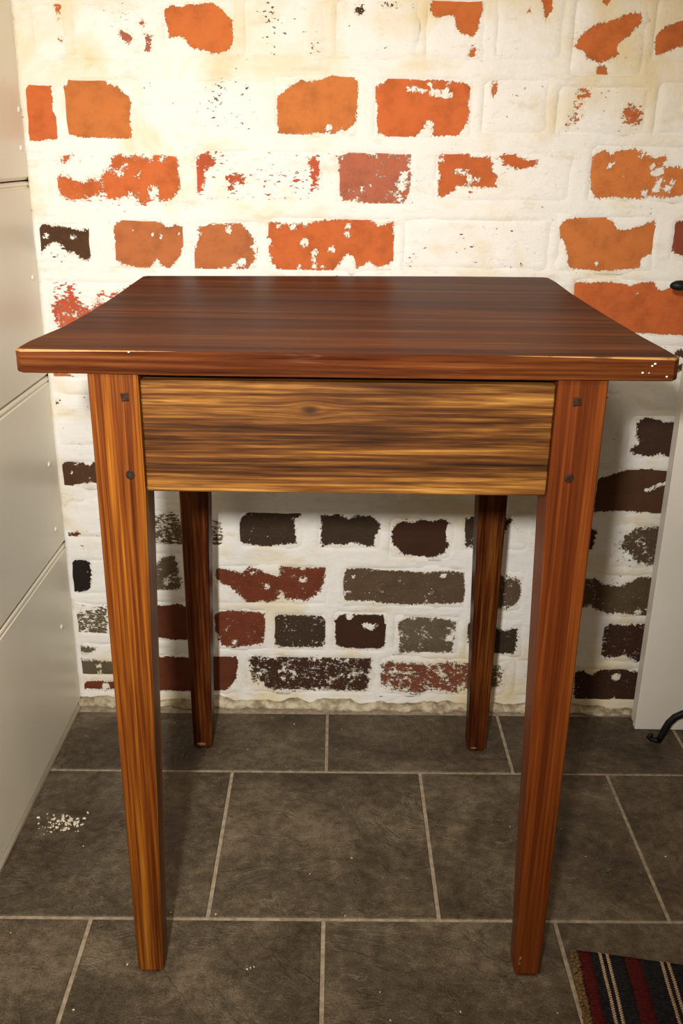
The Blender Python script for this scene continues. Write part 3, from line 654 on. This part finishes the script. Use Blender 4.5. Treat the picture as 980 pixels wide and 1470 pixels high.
def make_leg(sx, front):
    bm = bmesh.new()
    rings = []
    for z, w, ch in ((0.0, W2 - 0.006, 0.003), (0.006, W2, 0.0025), (0.06, W2 + 0.0015, 0.0018), (ZA, W1, 0.0014), (ZB, W1, 0.0014)):
        xo, xi = sx * A, sx * (A - w)
        if z == 0.0:
            xo = sx * (A - 0.003); xi = sx * (A - W2 + 0.003)
        yo, yi = (HF, HF + w) if front else (HB, HB - w)
        if z == 0.0:
            yo += 0.003 if front else -0.003; yi = yo + w if front else yo - w
        xa, xb = min(xo, xi), max(xo, xi); ya, yb = min(yo, yi), max(yo, yi)
        rings.append([(xa + ch, ya, z), (xb - ch, ya, z), (xb, ya + ch, z), (xb, yb - ch, z), (xb - ch, yb, z), (xa + ch, yb, z), (xa, yb - ch, z), (xa, ya + ch, z)])
    loft(bm, rings)
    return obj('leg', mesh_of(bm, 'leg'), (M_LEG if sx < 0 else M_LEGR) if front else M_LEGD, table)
legs = {}
for sx in (-1, 1):
    for fr in (True, False):
        legs[sx, fr] = make_leg(sx, fr)
# dowel pegs that pin the apron tenons, and worn patches at the feet
def peg(leg, x, z, r, sq):
    bm = bmesh.new()
    n = 4 if sq else 10
    a0 = math.pi / 4 + 0.12 if sq else 0
    k = 1.3 if sq else 1.0
    loft(bm, [[(x + math.cos(a0 + 2 * math.pi * i / n) * r * k * s, y, z + math.sin(a0 + 2 * math.pi * i / n) * r * k * s * 1.1) for i in range(n)]
              for y, s in ((HF + 0.003, 1.0), (HF - 0.0002, 1.0), (HF - 0.0007, 0.75))])
    p = obj('peg', mesh_of(bm, 'peg'), M_PEG, leg)
for sx, x0, pz in ((-1, -0.2095, ((0.7155, 0.0040, True), (0.6385, 0.0046, False))), (1, 0.2155, ((0.7165, 0.0042, True), (0.6405, 0.0046, False)))):
    for z, r, sq in pz:
        peg(legs[sx, True], x0, z, r, sq)
for (sx, fr, dx, z, rx, rz) in ((-1, False, 0.013, 0.0095, 0.0075, 0.0035), (1, False, 0.020, 0.0075, 0.0055, 0.0022), (1, True, 0.0255, 0.026, 0.0022, 0.009)):
    bm = bmesh.new()
    y = HF if fr else HB - W2 - 0.0005
    blob(bm, (sx * (A - dx), y + 0.0004, z), rx, 0.0007, rz, 2, 0, 0.18)
    o = obj('worn_patch', mesh_of(bm, 'worn_patch', True), M_FOOT, legs[sx, fr])
    o['label'] = 'bare wood where the varnish has worn off'
# apron boards
G = 0.0011
xi = A - W1 - G
obj('apron', box_mesh('apron', -xi, xi, HF + 0.0035, HF + 0.0235, ZA, ZB - 0.0065, 0.0012), M_APRON, table)
obj('apron', box_mesh('apron', -xi, xi, HB - 0.0235, HB - 0.0035, ZA, ZB - 0.0065, 0.0012), M_APRON, table)
M_APY = make_wood('stained_side_apron_wood', [(0.34, (0.040, 0.018, 0.008)), (0.46, (0.14, 0.062, 0.018)), (0.55, (0.30, 0.145, 0.036)), (0.70, (0.46, 0.24, 0.06))], 'y', 52, 2.4, 300)
for sx in (-1, 1):
    xa, xb = sorted((sx * (A - 0.0035), sx * (A - 0.0235)))
    obj('apron', box_mesh('apron', xa, xb, HF + W1 + G, HB - W1 - G, ZA, ZB - 0.0016, 0.0012), M_APY, table)

# ------------------------------------------------------------------ white board at the right
wb = thing('painted_board', (0.72, -0.047, 0), 'tall white painted board standing on the tiles at the right edge of the brick wall', 'board')
obj('face_panel', box_mesh('face_panel', -0.2055, 0.22, -0.014, 0.0, 0.0, 1.18, 0.0012), M_PAINTW, wb)
obj('backing', box_mesh('backing', -0.203, 0.218, 0.0004, 0.018, 0.002, 1.175, 0.001), M_PAINTW, wb)

# ------------------------------------------------------------------ wrought iron stand, mostly beyond the frame
PX, PY = 0.665, -0.125
st = thing('iron_stand', (PX, PY, 0), 'black wrought iron stand with curved feet before the white board', 'stand')
bm = bmesh.new()
tube(bm, [(0, 0, 0.062), (0, 0, 0.30), (0, 0, 0.60), (0, 0, 0.80)], [0.0085, 0.0075, 0.0075, 0.0085], 12)
blob(bm, (0, 0, 0.812), 0.014, 0.014, 0.016, 2)
obj('pole', mesh_of(bm, 'pole', True), M_IRON, st)
for d in (Vector((-0.980, 0.20, 0)), Vector((0.980, 0.20, 0)), Vector((0.0, -1.0, 0))):
    bm = bmesh.new()
    prof = [(0.004, 0.072), (0.040, 0.071), (0.075, 0.068), (0.092, 0.063), (0.104, 0.054), (0.112, 0.042), (0.117, 0.028), (0.121, 0.014), (0.1235, 0.0060)]
    tube(bm, [(d.x * r, d.y * r, z) for r, z in prof], [0.0065] * 7 + [0.006, 0.0055], 10, 0.8)
    f = obj('foot', mesh_of(bm, 'foot', True), M_IRON, st)
    bm = bmesh.new()
    tube(bm, [(d.x * r, d.y * r, z) for r, z in ((0.1200, 0.0050), (0.128, 0.0048), (0.136, 0.0058), (0.141, 0.0095), (0.139, 0.0135), (0.134, 0.0145))], [0.0045, 0.0048, 0.0045, 0.0042, 0.0038, 0.003], 8)
    obj('scroll_toe', mesh_of(bm, 'scroll_toe', True), M_IRON, f)
bm = bmesh.new()
ay = 0.024
tube(bm, [(0.19, 0, 0.762), (0.10, 0, 0.766), (0, 0, 0.768), (-0.10, 0, 0.7665), (-0.19, ay, 0.762)], 0.0055, 10)
ab = obj('cross_arm', mesh_of(bm, 'cross_arm', True), M_IRON, st)
for sx in (-1, 1):
    bm = bmesh.new()
    blob(bm, (sx * 0.193, ay if sx < 0 else 0, 0.762), 0.0145, 0.008, 0.0075, 2)
    obj('arm_end', mesh_of(bm, 'arm_end', True), M_IRON, ab)

# ------------------------------------------------------------------ striped rug, its corner in view
RU, RV = Vector((0.987, -0.162, 0)), Vector((-0.056, -0.998, 0))
rug = thing('striped_rug', (0.3045, -0.5545, 0), 'woven wool rug with red and black stripes lying on the slate tiles', 'rug')
RT = 0.0045
def rp(s, t, z=0.0):
    p = RU * s + RV * t
    return (p.x, p.y, z)
def rz(s, t):
    return RT + 0.0009 * noise.noise(Vector((s * 30, t * 18, 2.2))) + 0.0012 * noise.noise(Vector((s * 8, t * 7, 5)))
RW, RL = 0.52, 0.72
cuts = [(0.0, 'r'), (0.0145, 'k')]
base = 0.0
while base < RW:
    cuts += [(0.0555 + base, 'r'), (0.0745 + base, 'k')]
    base += 0.0735
cuts = [c for c in cuts if c[0] < RW] + [(RW, None)]
tvals = [i * 0.006 for i in range(int(RL / 0.006) + 1)]
for (s0, kd), (s1, _) in zip(cuts, cuts[1:]):
    bm = bmesh.new()
    ns = max(int((s1 - s0) / 0.004), 2)
    rows = []
    for t in tvals:
        wob = 0.0012 * noise.noise(Vector((s0 * 50, t * 22, 0)))
        wob1 = 0.0012 * noise.noise(Vector((s1 * 50, t * 22, 0)))
        up_ = [rp(s0 + wob + (s1 + wob1 - s0 - wob) * i / ns, t, rz(s0 + (s1 - s0) * i / ns, t)) for i in range(ns + 1)]
        rows.append(up_ + [rp(s1 + wob1, t, 0.0003), rp(s0 + wob, t, 0.0003)])
    loft(bm, rows)
    o = obj('red_stripe' if kd == 'r' else 'black_stripe', mesh_of(bm, 'stripe', True), M_RED if kd == 'r' else M_BLACK, rug)
    o['label'] = 'dark red woven stripe' if kd == 'r' else 'black woven stripe'
base = 0.0
while base < RW - 0.06:
    for off in (0.0265, 0.0350):
        bm = bmesh.new()
        t = 0.001
        while t < RL - 0.004:
            s = base + off + 0.0008 * noise.noise(Vector((base * 40 + off * 90, t * 25, 1)))
            for q in (-1, 1):
                p = rp(s + q * 0.0009, t + (0.0012 if q > 0 else 0), rz(s, t) + 0.0004)
                blob(bm, p, 0.0017, 0.0011, 0.0013, 1, -0.06 + q * 0.5)
            t += 0.0033
        o = obj('chain_stripe', mesh_of(bm, 'chain_stripe', True), M_BEIGE, rug)
        o['label'] = 'thin beige chain stripe'; o['kind'] = 'stuff'
    base += 0.0735
bm = bmesh.new()
t = 0.0
while t < RL:
    for w in (0.0, -0.0045):
        p = rp(-0.0035 + w + random.uniform(-0.001, 0.001), t + random.uniform(-0.001, 0.001) - w * 0.4, 0.0030 + random.uniform(0, 0.0009))
        blob(bm, p, 0.0046, 0.0017, 0.0026, 1, 0.5 + random.uniform(-0.25, 0.25))
    t += 0.0030
o = obj('overcast_edge', mesh_of(bm, 'overcast_edge', True), M_GOLD, rug)
o['label'] = 'ochre overcast edging along the rug'; o['kind'] = 'stuff'

# ------------------------------------------------------------------ crumbs of plaster on the floor
def crumbs(name, spots, label):
    bm = bmesh.new()
    for (x, y, r) in spots:
        blob(bm, (x, y, r * 0.55), r, r * random.uniform(0.6, 1.0), r * 0.6, 1, random.uniform(0, 3), 0.25)
    o = obj(name, mesh_of(bm, name), M_CRUMB)
    tag(o, label, 'plaster crumbs', kind='stuff')
heap = []
for i in range(90):
    a = random.gauss(0, 1); b = random.gauss(0, 1)
    heap.append((-0.404 + a * 0.018, -0.328 + b * 0.010, random.choice((0.0008, 0.001, 0.0014, 0.002, 0.003))))
crumbs('plaster_crumbs', heap, 'small spill of cream plaster crumbs on the tile near the left boarded wall')

loose = [(-0.286, -0.064), (-0.151, -0.138), (-0.078, -0.062), (0.005, -0.075), (-0.036, -0.425), (-0.253, -0.585), (0.148, -0.645), (0.055, -0.619),
         (0.022, -0.392), (0.332, -0.323), (0.257, -0.32), (0.469, -0.379), (-0.412, -0.538), (-0.301, -0.651), (-0.102, -0.587), (-0.098, -0.585),
         (-0.106, -0.589), (-0.215, -0.499), (-0.156, -0.501), (0.066, -0.658), (0.261, -0.644), (0.355, -0.381), (0.013, -0.5), (-0.362, -0.377)]
crumbs('plaster_crumbs', [(x, y, random.uniform(0.0009, 0.0018)) for x, y in loose], 'white specks of plaster scattered one by one over the tiles under the table')
